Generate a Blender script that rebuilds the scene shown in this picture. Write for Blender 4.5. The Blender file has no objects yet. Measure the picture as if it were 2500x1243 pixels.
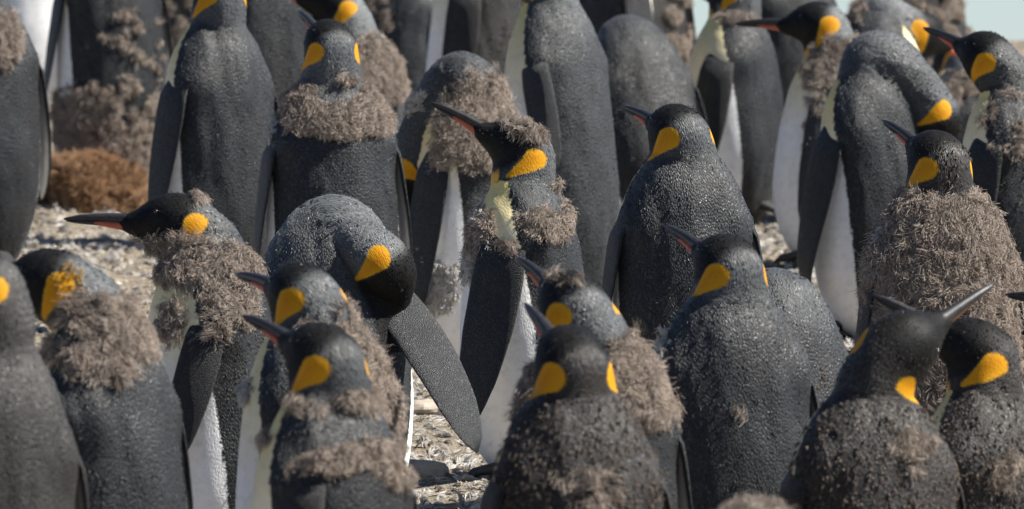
import bpy, math, random
import numpy as np
from mathutils import Vector

# ------------------------------------------------------------------ camera, sky, sun, exposure
S = bpy.context.scene
COL = S.collection
W_PX, H_PX, F_PX = 2500.0, 1243.0, 23000.0
Y_HOR = 95.0                                   # image row of the level horizon
PITCH = math.atan((H_PX / 2 - Y_HOR) / F_PX)
CAM = np.array([0.0, 0.0, 2.83])
FWD = np.array([0.0, math.cos(PITCH), -math.sin(PITCH)])
UPV = np.array([0.0, math.sin(PITCH), math.cos(PITCH)])
RGT = np.array([1.0, 0.0, 0.0])

cd = bpy.data.cameras.new('camera')
cam = bpy.data.objects.new('camera', cd)
COL.objects.link(cam)
cam.location = CAM
cam.rotation_euler = (math.pi / 2 - PITCH, 0, 0)
cd.sensor_width = 36.0
cd.lens = 36.0 * F_PX / W_PX
cd.clip_start, cd.clip_end = 0.5, 20000.0
cd.dof.use_dof = True
cd.dof.focus_distance = F_PX / 1140.0
cd.dof.aperture_fstop = 9.5
cd.dof.aperture_blades = 0
S.camera = cam

SUN_DIR = np.array([0.66, -0.04, 0.75])        # towards the sun: right, a little behind the camera, high
SUN_DIR /= np.linalg.norm(SUN_DIR)
w = bpy.data.worlds.new('World')
S.world = w
w.use_nodes = True
nt = w.node_tree
bg = nt.nodes['Background']
sky = nt.nodes.new('ShaderNodeTexSky')
sky.sky_type = 'NISHITA'
sky.sun_disc = False
sky.sun_elevation = math.asin(SUN_DIR[2])
sky.sun_rotation = math.atan2(SUN_DIR[0], SUN_DIR[1])
sky.altitude = 2500
sky.ozone_density = 4.0
sky.air_density = 0.8
sky.dust_density = 0.6
nt.links.new(sky.outputs[0], bg.inputs[0])
bg.inputs[1].default_value = 0.056
ld = bpy.data.lights.new('sun', 'SUN')
ld.energy = 5.0
ld.angle = math.radians(0.53)
ld.color = (1.0, 0.95, 0.87)
sun = bpy.data.objects.new('sun', ld)
COL.objects.link(sun)
sun.rotation_euler = Vector(-SUN_DIR).to_track_quat('-Z', 'Y').to_euler()
S.view_settings.view_transform = 'Standard'
S.view_settings.look = 'None'
S.view_settings.gamma = 1.0
S.view_settings.use_curve_mapping = False
S.view_settings.exposure = 1.0
S.render.engine = 'CYCLES'
S.cycles.use_denoising = True
S.cycles.max_bounces = 6

# ------------------------------------------------------------------ small helpers
GROUND_A, GROUND_H = -1909.0, 2.83             # ground row in the picture = A + H * scale(px per metre)


def at(px, py, s, away=0.0):
    """point of the place seen at a pixel of the photograph, s = pixels per metre there, plus metres further away"""
    D = F_PX / s + away
    return CAM + D * (FWD + (px - W_PX / 2) / F_PX * RGT - (py - H_PX / 2) / F_PX * UPV)


def to_px(P):
    v = P - CAM
    D = v @ FWD
    return W_PX / 2 + F_PX * (v @ RGT) / D, H_PX / 2 - F_PX * (v @ UPV) / D


_a, _b = at(1250, GROUND_A + GROUND_H * 1000, 1000), at(1250, GROUND_A + GROUND_H * 800, 800)
SLOPE = (_b[2] - _a[2]) / (_b[1] - _a[1])
G0 = _a[2] - SLOPE * _a[1]


def nrm(v):
    v = np.asarray(v, float)
    return v / (np.linalg.norm(v, axis=-1, keepdims=True) + 1e-12)


def cvec(r, u, a):                              # direction given as right, up, away
    return nrm(r * RGT + u * UPV + a * FWD)


def hash_noise(x, y, seed=0):
    """smooth value noise, numpy arrays"""
    xi, yi = np.floor(x).astype(np.int64), np.floor(y).astype(np.int64)
    xf, yf = x - xi, y - yi
    xf, yf = xf * xf * (3 - 2 * xf), yf * yf * (3 - 2 * yf)

    def h(a, b):
        n = (a * 374761393 + b * 668265263 + seed * 982451653) & 0x7fffffff
        n = ((n ^ (n >> 13)) * 1274126177) & 0x7fffffff
        return ((n ^ (n >> 16)) & 0xffff) / 65535.0
    return (h(xi, yi) * (1 - xf) + h(xi + 1, yi) * xf) * (1 - yf) + (h(xi, yi + 1) * (1 - xf) + h(xi + 1, yi + 1) * xf) * yf


def ground_z(x, y):
    x, y = np.asarray(x, float), np.asarray(y, float)
    base = G0 + SLOPE * y
    crest = 32.3
    over = np.maximum(y - crest, 0)
    z = np.where(y > crest, G0 + SLOPE * crest + 0.0 - 0.06 * over - 0.0, base)
    z = np.maximum(z, -6.0)
    near = np.clip((9 - y) / 7, 0, 1)
    z = z * (1 - near) + 1.15 * near * (3 - 2 * near) * near + z * near * 0 * near
    fade = np.clip((y - 9) / 3, 0, 1) * np.clip((90 - y) / 40, 0, 1) * np.clip((30 - np.abs(x)) / 10, 0, 1)
    b = (hash_noise(x * 2.1, y * 2.1, 3) - .5) * .05 + (hash_noise(x * 7, y * 7, 5) - .5) * .022 + (hash_noise(x * 23, y * 23, 9) - .5) * .010
    return z + b * fade


def link(o, parent=None):
    COL.objects.link(o)
    if parent:
        o.parent = parent
    return o


def mesh_obj(name, V, Fq, mat, parent=None, smooth=True, attrs=None, loc=None):
    me = bpy.data.meshes.new(name)
    V = np.asarray(V, np.float32)
    Fq = np.asarray(Fq, np.int32)
    n, k = Fq.shape
    me.vertices.add(len(V))
    me.vertices.foreach_set('co', V.ravel())
    me.loops.add(n * k)
    me.loops.foreach_set('vertex_index', Fq.ravel())
    me.polygons.add(n)
    me.polygons.foreach_set('loop_start', np.arange(n, dtype=np.int32) * k)
    me.update(calc_edges=True)
    me.polygons.foreach_set('use_smooth', np.full(n, smooth))
    for an, (ty, data) in (attrs or {}).items():
        a = me.attributes.new(an, ty, 'POINT')
        key = {'FLOAT': 'value', 'FLOAT_VECTOR': 'vector', 'FLOAT_COLOR': 'color'}[ty]
        a.data.foreach_set(key, np.asarray(data, np.float32).ravel())
    me.materials.append(mat)
    o = bpy.data.objects.new(name, me)
    if loc is not None:
        o.location = loc
    return link(o, parent)


def curves_obj(name, P, R, mat, parent=None):
    """P (n,k,3) strands, R (n,k) radii -> one hair curves object"""
    n, k, _ = P.shape
    hc = bpy.data.hair_curves.new(name)
    hc.add_curves([k] * n)
    hc.attributes['position'].data.foreach_set('vector', np.asarray(P, np.float32).ravel())
    ra = hc.attributes.get('radius') or hc.attributes.new('radius', 'FLOAT', 'POINT')
    ra.data.foreach_set('value', np.asarray(R, np.float32).ravel())
    hc.materials.append(mat)
    o = bpy.data.objects.new(name, hc)
    return link(o, parent)


def tube(path, rad_a, rad_b, la, lb, n=12, close=True):
    """loft along path (k,3) with half sizes rad_a along la (k,3) and rad_b along lb (k,3)"""
    k = len(path)
    th = np.linspace(0, 2 * np.pi, n, endpoint=False)
    V = path[:, None, :] + np.cos(th)[None, :, None] * (rad_a[:, None, None] * la[:, None, :]) + np.sin(th)[None, :, None] * (rad_b[:, None, None] * lb[:, None, :])
    V = V.reshape(-1, 3)
    i = np.arange(k - 1)[:, None] * n
    j = np.arange(n)[None, :]
    F = np.stack([i + j, i + (j + 1) % n, i + n + (j + 1) % n, i + n + j], -1).reshape(-1, 4)
    if close:
        V = np.vstack([V, path[:1], path[-1:]])
        c0, c1 = k * n, k * n + 1
        jj = np.arange(n)
        F = np.vstack([F, np.stack([np.full(n, c0), (jj + 1) % n, jj, np.full(n, c0)], -1)[:, :4] * 1,
                       np.stack([np.full(n, c1), (k - 1) * n + jj, (k - 1) * n + (jj + 1) % n, np.full(n, c1)], -1)])
        F[-2 * n:-n, 3] = F[-2 * n:-n, 0]
    return V, F


def tube_mesh(name, V, F, mat, parent=None, attrs=None):
    me = bpy.data.meshes.new(name)
    me.from_pydata([tuple(v) for v in V], [], [tuple(dict.fromkeys(int(q) for q in f)) for f in F])
    me.polygons.foreach_set('use_smooth', np.full(len(me.polygons), True))
    for an, (ty, data) in (attrs or {}).items():
        a = me.attributes.new(an, ty, 'POINT')
        key = {'FLOAT': 'value', 'FLOAT_VECTOR': 'vector', 'FLOAT_COLOR': 'color'}[ty]
        a.data.foreach_set(key, np.asarray(data, np.float32).ravel())
    me.update()
    me.materials.append(mat)
    return link(bpy.data.objects.new(name, me), parent)


# ------------------------------------------------------------------ materials
class NT:
    def __init__(self, name):
        self.m = bpy.data.materials.new(name)
        self.m.use_nodes = True
        self.t = self.m.node_tree
        self.b = self.t.nodes['Principled BSDF']

    def n(self, ty, **kw):
        x = self.t.nodes.new(ty)
        for k, v in kw.items():
            setattr(x, k, v)
        return x

    def l(self, a, b):
        self.t.links.new(a, b)

    def attr(self, name, out='Fac'):
        x = self.n('ShaderNodeAttribute', attribute_name=name)
        return x.outputs[out]

    def math(self, op, a, b=None, c=None):
        x = self.n('ShaderNodeMath', operation=op)
        for i, v in enumerate((a, b, c)):
            if v is None:
                continue
            if isinstance(v, (int, float)):
                x.inputs[i].default_value = v
            else:
                self.l(v, x.inputs[i])
        return x.outputs[0]

    def rng(self, v, a, b, c=0.0, d=1.0, smooth=False):
        x = self.n('ShaderNodeMapRange')
        if smooth:
            x.interpolation_type = 'SMOOTHSTEP'
        self.l(v, x.inputs[0])
        for i, q in enumerate((a, b, c, d)):
            x.inputs[i + 1].default_value = q
        return x.outputs[0]

    def mix(self, f, a, b, mode='MIX'):
        x = self.n('ShaderNodeMix', data_type='RGBA', blend_type=mode)
        for sock, v in ((x.inputs[0], f), (x.inputs[6], a), (x.inputs[7], b)):
            if isinstance(v, (int, float)):
                sock.default_value = v
            elif isinstance(v, tuple):
                sock.default_value = (*v, 1.0)
            else:
                self.l(v, sock)
        return x.outputs[2]

    def noise(self, vec, scale, detail=3, rough=.6):
        x = self.n('ShaderNodeTexNoise')
        x.inputs['Scale'].default_value = scale
        x.inputs['Detail'].default_value = detail
        x.inputs['Roughness'].default_value = rough
        if vec is not None:
            self.l(vec, x.inputs['Vector'])
        return x.outputs['Fac']

    def ramp(self, v, stops):
        x = self.n('ShaderNodeValToRGB')
        e = x.color_ramp.elements
        while len(e) < len(stops):
            e.new(0.5)
        for q, (p, c) in zip(e, stops):
            q.position = p
            q.color = (*c, 1)
        self.l(v, x.inputs[0])
        return x.outputs[0]


def mat_plumage():
    k = NT('plumage')
    fuv = k.attr('fuv', 'Vector')
    edge = k.noise(fuv, 260, 2)
    jit = k.math('MULTIPLY', k.math('SUBTRACT', edge, .5), .016)
    mw = k.rng(k.math('ADD', k.attr('sdw'), jit), -.0012, .0022)
    mh = k.rng(k.math('ADD', k.attr('sdh'), jit), -.008, .008, smooth=True)
    mp = k.rng(k.math('ADD', k.attr('sdp'), k.math('MULTIPLY', jit, .6)), -.0014, .0024)
    # feather scales: narrow overlapping tips
    mp_v = k.n('ShaderNodeMapping')
    mp_v.inputs['Scale'].default_value = (1.0, .52, 1.0)
    k.l(fuv, mp_v.inputs['Vector'])
    vo = k.n('ShaderNodeTexVoronoi', voronoi_dimensions='2D')
    vo.inputs['Scale'].default_value = 285
    k.l(mp_v.outputs[0], vo.inputs['Vector'])
    st = k.n('ShaderNodeMapping')
    st.inputs['Scale'].default_value = (1.0, .28, 1.0)
    k.l(fuv, st.inputs['Vector'])
    fine = k.noise(st.outputs[0], 430, 4, .7)
    big = k.noise(fuv, 9, 3)
    mid = k.noise(fuv, 45, 3)
    bc = k.attr('bcol', 'Color')
    shade = k.math('ADD', k.rng(big, .25, .75, .72, 1.22), k.math('MULTIPLY', k.math('SUBTRACT', mid, .5), .5))
    tip = k.math('MULTIPLY', k.rng(vo.outputs['Distance'], .08, .62, 1.75, .55), k.rng(fine, .3, .7, .75, 1.3))
    col = k.mix(1.0, bc, k.math('MULTIPLY', shade, tip), 'MULTIPLY')
    sh = k.n('ShaderNodeCombineColor')
    for i in range(3):
        k.l(k.math('MULTIPLY', shade, tip), sh.inputs[i])
    col = k.mix(1.0, bc, sh.outputs[0], 'MULTIPLY')
    col = k.mix(k.rng(k.noise(fuv, 5.5, 4), .48, .75, 0, .55), col, (.015, .013, .0115))
    wc = k.mix(k.rng(mid, .48, .8, 0, .35), k.attr('wcol', 'Color'), (.34, .31, .27))
    col = k.mix(mw, col, wc)
    hd = k.mix(k.rng(mid, .35, .75), (.0045, .0045, .005), (.013, .0125, .012))
    col = k.mix(mh, col, hd)
    pc = k.mix(k.rng(fine, .3, .75), k.mix(k.rng(k.attr('sdp'), 0, .020), (.58, .31, .012), (.48, .145, .0015)), (.62, .29, .008))
    col = k.mix(mp, col, pc)
    k.l(col, k.b.inputs['Base Color'])
    sep = k.n('ShaderNodeSeparateColor')
    k.l(vo.outputs['Color'], sep.inputs[0])
    allm = k.math('MAXIMUM', mw, k.math('MAXIMUM', mh, mp))
    spark = k.math('MULTIPLY', k.rng(sep.outputs[0], .62, 1.0), k.math('SUBTRACT', 1.0, allm))
    k.l(k.math('SUBTRACT', k.rng(fine, .3, .8, .66, .44), k.math('MULTIPLY', spark, .20)), k.b.inputs['Roughness'])
    k.l(k.math('ADD', k.math('MULTIPLY', spark, .22), k.math('SUBTRACT', .36, k.math('MULTIPLY', k.math('MAXIMUM', mw, k.math('MAXIMUM', mh, mp)), .22))), k.b.inputs['Specular IOR Level'])
    bump = k.n('ShaderNodeBump')
    bump.inputs['Strength'].default_value = .85
    bump.inputs['Distance'].default_value = .00095
    h = k.math('ADD', k.rng(vo.outputs['Distance'], .05, .72, 1.0, 0.0, True), k.math('MULTIPLY', fine, 1.3))
    h = k.math('MULTIPLY', h, k.math('SUBTRACT', 1.0, k.math('MULTIPLY', k.math('MAXIMUM', mw, k.math('MAXIMUM', mh, mp)), .6)))
    h = k.math('ADD', h, k.math('MULTIPLY', mid, .6))
    k.l(h, bump.inputs['Height'])
    k.l(bump.outputs[0], k.b.inputs['Normal'])
    k.l(k.math('MULTIPLY', k.math('SUBTRACT', 1.0, k.math('MAXIMUM', mh, mp)), .07), k.b.inputs['Sheen Weight'])
    k.b.inputs['Sheen Roughness'].default_value = .4
    return k.m


def mat_simple(name, c0, c1, scale, rough, spec=.4, bump=0.0, stretch=None):
    k = NT(name)
    tc = k.n('ShaderNodeTexCoord').outputs['Object']
    nz = k.noise(tc, scale, 4)
    k.l(k.mix(k.rng(nz, .3, .7), c0, c1), k.b.inputs['Base Color'])
    k.b.inputs['Roughness'].default_value = rough
    k.b.inputs['Specular IOR Level'].default_value = spec
    if bump:
        b = k.n('ShaderNodeBump')
        b.inputs['Strength'].default_value = .6
        b.inputs['Distance'].default_value = bump
        k.l(nz, b.inputs['Height'])
        k.l(b.outputs[0], k.b.inputs['Normal'])
    return k.m


def mat_hair(name, root, tip, tip2, rough=.55):
    k = NT(name)
    hi = k.n('ShaderNodeHairInfo')
    t = k.mix(hi.outputs['Random'], tip, tip2)
    c = k.mix(k.rng(hi.outputs['Intercept'], .05, .85), root, t)
    k.l(c, k.b.inputs['Base Color'])
    k.b.inputs['Roughness'].default_value = rough
    k.b.inputs['Specular IOR Level'].default_value = .25
    return k.m


def mat_contour():
    k = NT('contour_feathers')
    k.l(k.attr('tint', 'Color'), k.b.inputs['Base Color'])
    k.b.inputs['Roughness'].default_value = .42
    k.b.inputs['Specular IOR Level'].default_value = .35
    return k.m


def mat_ground():
    k = NT('guano_mud')
    tc = k.n('ShaderNodeTexCoord').outputs['Object']
    n1 = k.noise(tc, 1.7, 5)
    n2 = k.noise(tc, 14, 5)
    n3 = k.noise(tc, 90, 4)
    c = k.ramp(n2, [(.25, (.105, .085, .062)), (.45, (.205, .170, .125)), (.62, (.32, .27, .205)), (.8, (.48, .44, .385))])
    c = k.mix(k.rng(n1, .42, .62), c, (.20, .172, .13))
    c = k.mix(k.rng(n3, .55, .72, 0, .75), c, (.60, .56, .50))
    c = k.mix(k.rng(n3, .42, .30, 0, .7), c, (.09, .075, .05))
    k.l(c, k.b.inputs['Base Color'])
    k.b.inputs['Roughness'].default_value = .9
    k.b.inputs['Specular IOR Level'].default_value = .15
    b = k.n('ShaderNodeBump')
    b.inputs['Strength'].default_value = 1.0
    b.inputs['Distance'].default_value = .012
    k.l(k.math('ADD', n3, k.math('MULTIPLY', n2, 2.0)), b.inputs['Height'])
    k.l(b.outputs[0], k.b.inputs['Normal'])
    return k.m


M_PLUME = mat_plumage()
M_BILL = mat_simple('bill_horn', (.009, .009, .010), (.036, .036, .038), 140, .42, .45, .0006)
M_PLATE = mat_simple('bill_plate_pink', (.42, .085, .045), (.48, .13, .07), 60, .40, .45)
M_PLATE_ORANGE = mat_simple('bill_plate_orange', (.50, .17, .025), (.55, .22, .04), 60, .40, .45)
M_EYE = mat_simple('eye_dark', (.01, .006, .004), (.02, .012, .008), 60, .08, .6)
M_FOOT = mat_simple('foot_scales', (.02, .02, .02), (.06, .055, .05), 120, .6, .4, .002)
M_TAIL = mat_simple('tail_quills', (.012, .012, .013), (.05, .05, .05), 160, .55, .3, .002)
M_DOWN = mat_hair('moult_down', (.13, .104, .084), (.34, .275, .225), (.64, .55, .465))
M_VELVET = mat_hair('old_brown_plumage', (.016, .0125, .010), (.062, .047, .037), (.21, .165, .132))
M_NAP = mat_hair('head_nap', (.006, .0058, .0055), (.012, .0115, .011), (.030, .028, .026))
M_PALE = mat_hair('pale_belly_down', (.36, .34, .31), (.62, .61, .59), (.48, .45, .41))
M_YELLOW = mat_hair('yellow_down', (.40, .19, .01), (.55, .31, .02), (.52, .40, .12))
M_FLECK = mat_hair('feather_and_glint_flecks', (.30, .29, .28), (.62, .60, .58), (.36, .32, .29))
M_LITTER = mat_hair('shed_feathers', (.28, .245, .20), (.66, .62, .56), (.20, .165, .13))
M_RUSSET = mat_hair('russet_fibre', (.11, .060, .030), (.34, .195, .100), (.48, .31, .185))
M_GROUND = mat_ground()
M_CONTOUR = mat_contour()
M_STONE = mat_simple('stone', (.26, .22, .17), (.46, .41, .34), 22, .9, .15, .004)

# ------------------------------------------------------------------ ground
def build_ground():
    def axis(dense0, dense1, step, far):
        d = np.arange(dense0, dense1 + step / 2, step)
        g = []
        s, x = step, dense1
        while x < far:
            s *= 1.25
            x += s
            g.append(x)
        g2 = []
        s, x = step, dense0
        while x > -far:
            s *= 1.25
            x -= s
            g2.append(x)
        return np.array(g2[::-1] + list(d) + g)
    xs = axis(-1.7, 1.7, .035, 6000)
    ys = axis(18.0, 33.5, .035, 6000)
    X, Y = np.meshgrid(xs, ys, indexing='ij')
    Z = ground_z(X, Y)
    V = np.stack([X, Y, Z], -1).reshape(-1, 3)
    nx, ny = len(xs), len(ys)
    i = np.arange(nx - 1)[:, None] * ny
    j = np.arange(ny - 1)[None, :]
    F = np.stack([i + j, i + ny + j, i + ny + j + 1, i + j + 1], -1).reshape(-1, 4)
    o = mesh_obj('ground', V, F, M_GROUND)
    o['kind'] = 'structure'
    o['label'] = 'pale guano and mud slope strewn with shed feathers'


build_ground()

# ------------------------------------------------------------------ penguin body: one skin grown from a spine
TAU = np.array([0, .03, .07, .13, .22, .32, .45, .60, .72, .80, .86, .91, .95, .98, 1.0])
A_LAT = np.array([.030, .070, .100, .126, .147, .157, .160, .157, .153, .148, .138, .119, .098, .080, .063])
B_FRO = np.array([.030, .070, .105, .135, .155, .162, .160, .150, .137, .125, .114, .099, .083, .071, .060])
B_BAK = np.array([.030, .065, .090, .110, .125, .132, .134, .130, .122, .115, .107, .095, .081, .070, .060])
PHI_T = np.array([0, .3, .6, .78, .9, 1.0, 1.3, 1.7, 2.0])
PHI_0 = np.radians([114, 110, 102, 95, 84, 68, 50, 40, 30])
NT_S, NN_S = 40, 14


def bez(P, t):
    t = np.asarray(t)[:, None]
    if len(P) == 3:
        return (1 - t) ** 2 * P[0] + 2 * t * (1 - t) * P[1] + t * t * P[2]
    return (1 - t) ** 3 * P[0] + 3 * t * (1 - t) ** 2 * P[1] + 3 * t * t * (1 - t) * P[2] + t ** 3 * P[3]


class Rig:
    pass


def make_rig(sp):
    r = Rig()
    s = sp['s']
    foot = at(sp['bx'], GROUND_A + GROUND_H * s, s)
    foot[2] = ground_z(foot[0], foot[1])
    r.org = foot.copy()
    wid = sp.get('wid', 1.0)
    B = foot + np.array([0, 0, .035])
    N = at(sp['neck'][0], sp['neck'][1], s, sp['neck'][2] if len(sp['neck']) > 2 else 0)
    H = at(sp['head'][0], sp['head'][1], s, sp['head'][2] if len(sp['head']) > 2 else 0)
    yaw = math.radians(sp.get('yaw', 0))
    Fd = np.array([-math.sin(yaw), math.cos(yaw), 0.0])
    fh = cvec(*sp['bill']) if 'bill' in sp else None
    if 'tip' in sp:                             # how much of the bill's length shows sideways tells how far it turns away
        q = .228 * s * sp.get('hs', 1.0)
        fx, fy = (sp['tip'][0] - sp['head'][0]) / q, -(sp['tip'][1] - sp['head'][1]) / q + .085
        fh = cvec(fx, fy, math.sqrt(max(.01, 1 - fx * fx - fy * fy)))
    up_hint = cvec(*sp['up']) if 'up' in sp else np.array([0, 0, 1.0])
    uh = nrm(up_hint - fh * (up_hint @ fh))
    rh = np.cross(fh, uh)
    hs = sp.get('hs', 1.0)
    if 'ctl' in sp:
        c = sp['ctl']
        C = at(c[0], c[1], s, c[2] if len(c) > 2 else 0)
    else:
        C = (B + N) / 2 - Fd * .02
    tt = np.linspace(0, 1, NT_S)
    P1 = bez([B, C, N], tt)
    tN = nrm(N - C)
    end = H - fh * .020 * hs - uh * .018 * hs
    L = np.linalg.norm(end - N)
    arr = nrm(nrm(end - N) + .55 * fh + (np.zeros(3) if 'arr' not in sp else cvec(*sp['arr']) * 1.5))
    bend = sp.get('bend', .40)
    P2 = bez([N, N + tN * L * bend, end - arr * L * .35, end], np.linspace(0, 1, NN_S)[1:])
    C_ = np.vstack([P1, P2])
    r.C = C_
    T = np.gradient(C_, axis=0)
    T = nrm(T)
    n = len(C_)
    r.tau = np.concatenate([tt, 1 + np.linspace(0, 1, NN_S)[1:]])
    wv = np.clip((r.tau - .92) / .9, 0, 1)[:, None]
    vh = fh * .5 - uh * .6
    fw = np.zeros_like(T)                        # carry the belly side along the spine, then twist it towards the head
    cur = Fd
    for i in range(n):
        cur = nrm(cur - T[i] * (cur @ T[i]))
        fw[i] = cur
    want_ = nrm(vh - T[-1] * (vh @ T[-1]))
    tw = math.atan2(np.cross(fw[-1], want_) @ T[-1], fw[-1] @ want_)
    an = tw * wv[:, 0]
    fw = fw * np.cos(an)[:, None] + np.cross(T, fw) * np.sin(an)[:, None]
    r.T, r.f, r.l = T, fw, np.cross(fw, T)
    nr = sp.get('nr', 1.0)
    neckr = lambda x0: np.interp(r.tau - 1, [0, .12, .35, .75, 1.0], [x0, .067 * nr, .0745 * nr, .067 * nr, .061 * nr])
    tor = r.tau <= 1.0
    kt = wid * (1 - .0 * r.tau)
    r.a = np.where(tor, np.interp(r.tau, TAU, A_LAT) * kt, neckr(.063 * wid))
    r.bf = np.where(tor, np.interp(r.tau, TAU, B_FRO) * kt, neckr(.060 * wid))
    r.bb = np.where(tor, np.interp(r.tau, TAU, B_BAK) * kt, neckr(.060 * wid))
    br = sp.get('broad', 0.0)
    if br:
        for q in ('a', 'bf', 'bb'):
            x = getattr(r, q)
            top = np.interp(.80, r.tau[:NT_S], x[:NT_S])
            w_ = np.interp(r.tau, [.80, 1.0, 1.25, 1.6], [1, br, br * .45, 0])
            setattr(r, q, np.where(r.tau > .8, np.maximum(x, x + (top - x) * w_ * (r.tau > .8)), x))
    r.arc = np.concatenate([[0], np.cumsum(np.linalg.norm(np.diff(C_, axis=0), axis=1))])
    for q in ('a', 'bf', 'bb'):
        x = getattr(r, q)
        for _ in range(2):
            x = np.concatenate([x[:1], .25 * x[:-2] + .5 * x[1:-1] + .25 * x[2:], x[-1:]])
        setattr(r, q, x)
    ds = np.gradient(r.arc)
    r.half = (ds * .5).astype(np.float32)
    r_ = np.gradient(r.arc)
    r.da, r.dbf, r.dbb = np.gradient(r.a) / r_, np.gradient(r.bf) / r_, np.gradient(r.bb) / r_
    r.H, r.fh, r.uh, r.rh, r.hs = H, fh, uh, rh, hs
    r.tlen = r.arc[NT_S - 1]
    for q in ('C', 'H'):
        setattr(r, q, getattr(r, q) - r.org)
    i = int(np.argmin(np.abs(r.tau - .80)))
    r.shoulder = []
    for sd in (-1, 1):
        ph = math.radians(108)
        dr = r.f[i] * math.cos(ph) * r.bb[i] + r.l[i] * math.sin(ph) * sd * r.a[i]
        r.shoulder.append((r.C[i] + dr * (1 - .052 / np.linalg.norm(dr)), .058))
    return r


def body_sdf(r, P, want=False):
    P = P.astype(np.float32)
    best = np.full(len(P), 9.0, np.float32)
    idx = np.zeros(len(P), np.int32)
    C, f, l, T = (q.astype(np.float32) for q in (r.C, r.f, r.l, r.T))
    for i in range(len(C)):
        v = P - C[i]
        u, wf, q = v @ l[i], v @ f[i], v @ T[i]
        qc = np.clip(q, -r.half[i], r.half[i])      # short cone between neighbouring spine points
        q = q - qc
        ia = 1 / (np.float32(r.a[i]) + np.float32(r.da[i]) * qc)
        b = np.where(wf > 0, 1 / (np.float32(r.bf[i]) + np.float32(r.dbf[i]) * qc), 1 / (np.float32(r.bb[i]) + np.float32(r.dbb[i]) * qc))
        m = np.float32(1 / min(r.a[i], r.bf[i], r.bb[i]))
        k = np.sqrt((u * ia) ** 2 + (wf * b) ** 2 + (q * m) ** 2) + 1e-6
        d = np.sqrt(u * u + wf * wf + q * q) * (1 - 1 / k)
        up = d < best
        best = np.where(up, d, best)
        if want:
            idx = np.where(up, i, idx)
    hs = r.hs
    v = (P - r.H.astype(np.float32)) / hs
    a, b, c = v @ r.fh.astype(np.float32), v @ r.rh.astype(np.float32), v @ r.uh.astype(np.float32)
    k = np.sqrt((a / .076) ** 2 + (b / .058) ** 2 + (c / .057) ** 2) + 1e-6
    d1 = np.sqrt(a * a + b * b + c * c) * (1 - 1 / k)
    # face wedge to the bill base, a little below the axis
    t = np.clip((a - .02) / .095, 0, 1)
    rr = .046 * (1 - t) + .013 * t + .010 * t * (1 - t)
    cc = c + .006 + .010 * t
    d2 = np.sqrt((a - .02 - .095 * t) ** 2 + b * b + (cc * .95) ** 2) - rr
    kk = .02
    hmix = np.clip(.5 + .5 * (d2 - d1) / kk, 0, 1)
    dh = (d2 * (1 - hmix) + d1 * hmix - kk * hmix * (1 - hmix)) * hs
    kk = .022
    hmix = np.clip(.5 + .5 * (dh - best) / kk, 0, 1)
    d = dh * (1 - hmix) + best * hmix - kk * hmix * (1 - hmix)
    for c_, R_ in r.shoulder:
        v = P - c_.astype(np.float32)
        ds = np.sqrt((v * v).sum(1)) - np.float32(R_)
        kk = .035
        hmix = np.clip(.5 + .5 * (ds - d) / kk, 0, 1)
        d = ds * (1 - hmix) + d * hmix - kk * hmix * (1 - hmix)
    if want:
        return d, idx, a * hs, b * hs, c * hs
    return d


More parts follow.
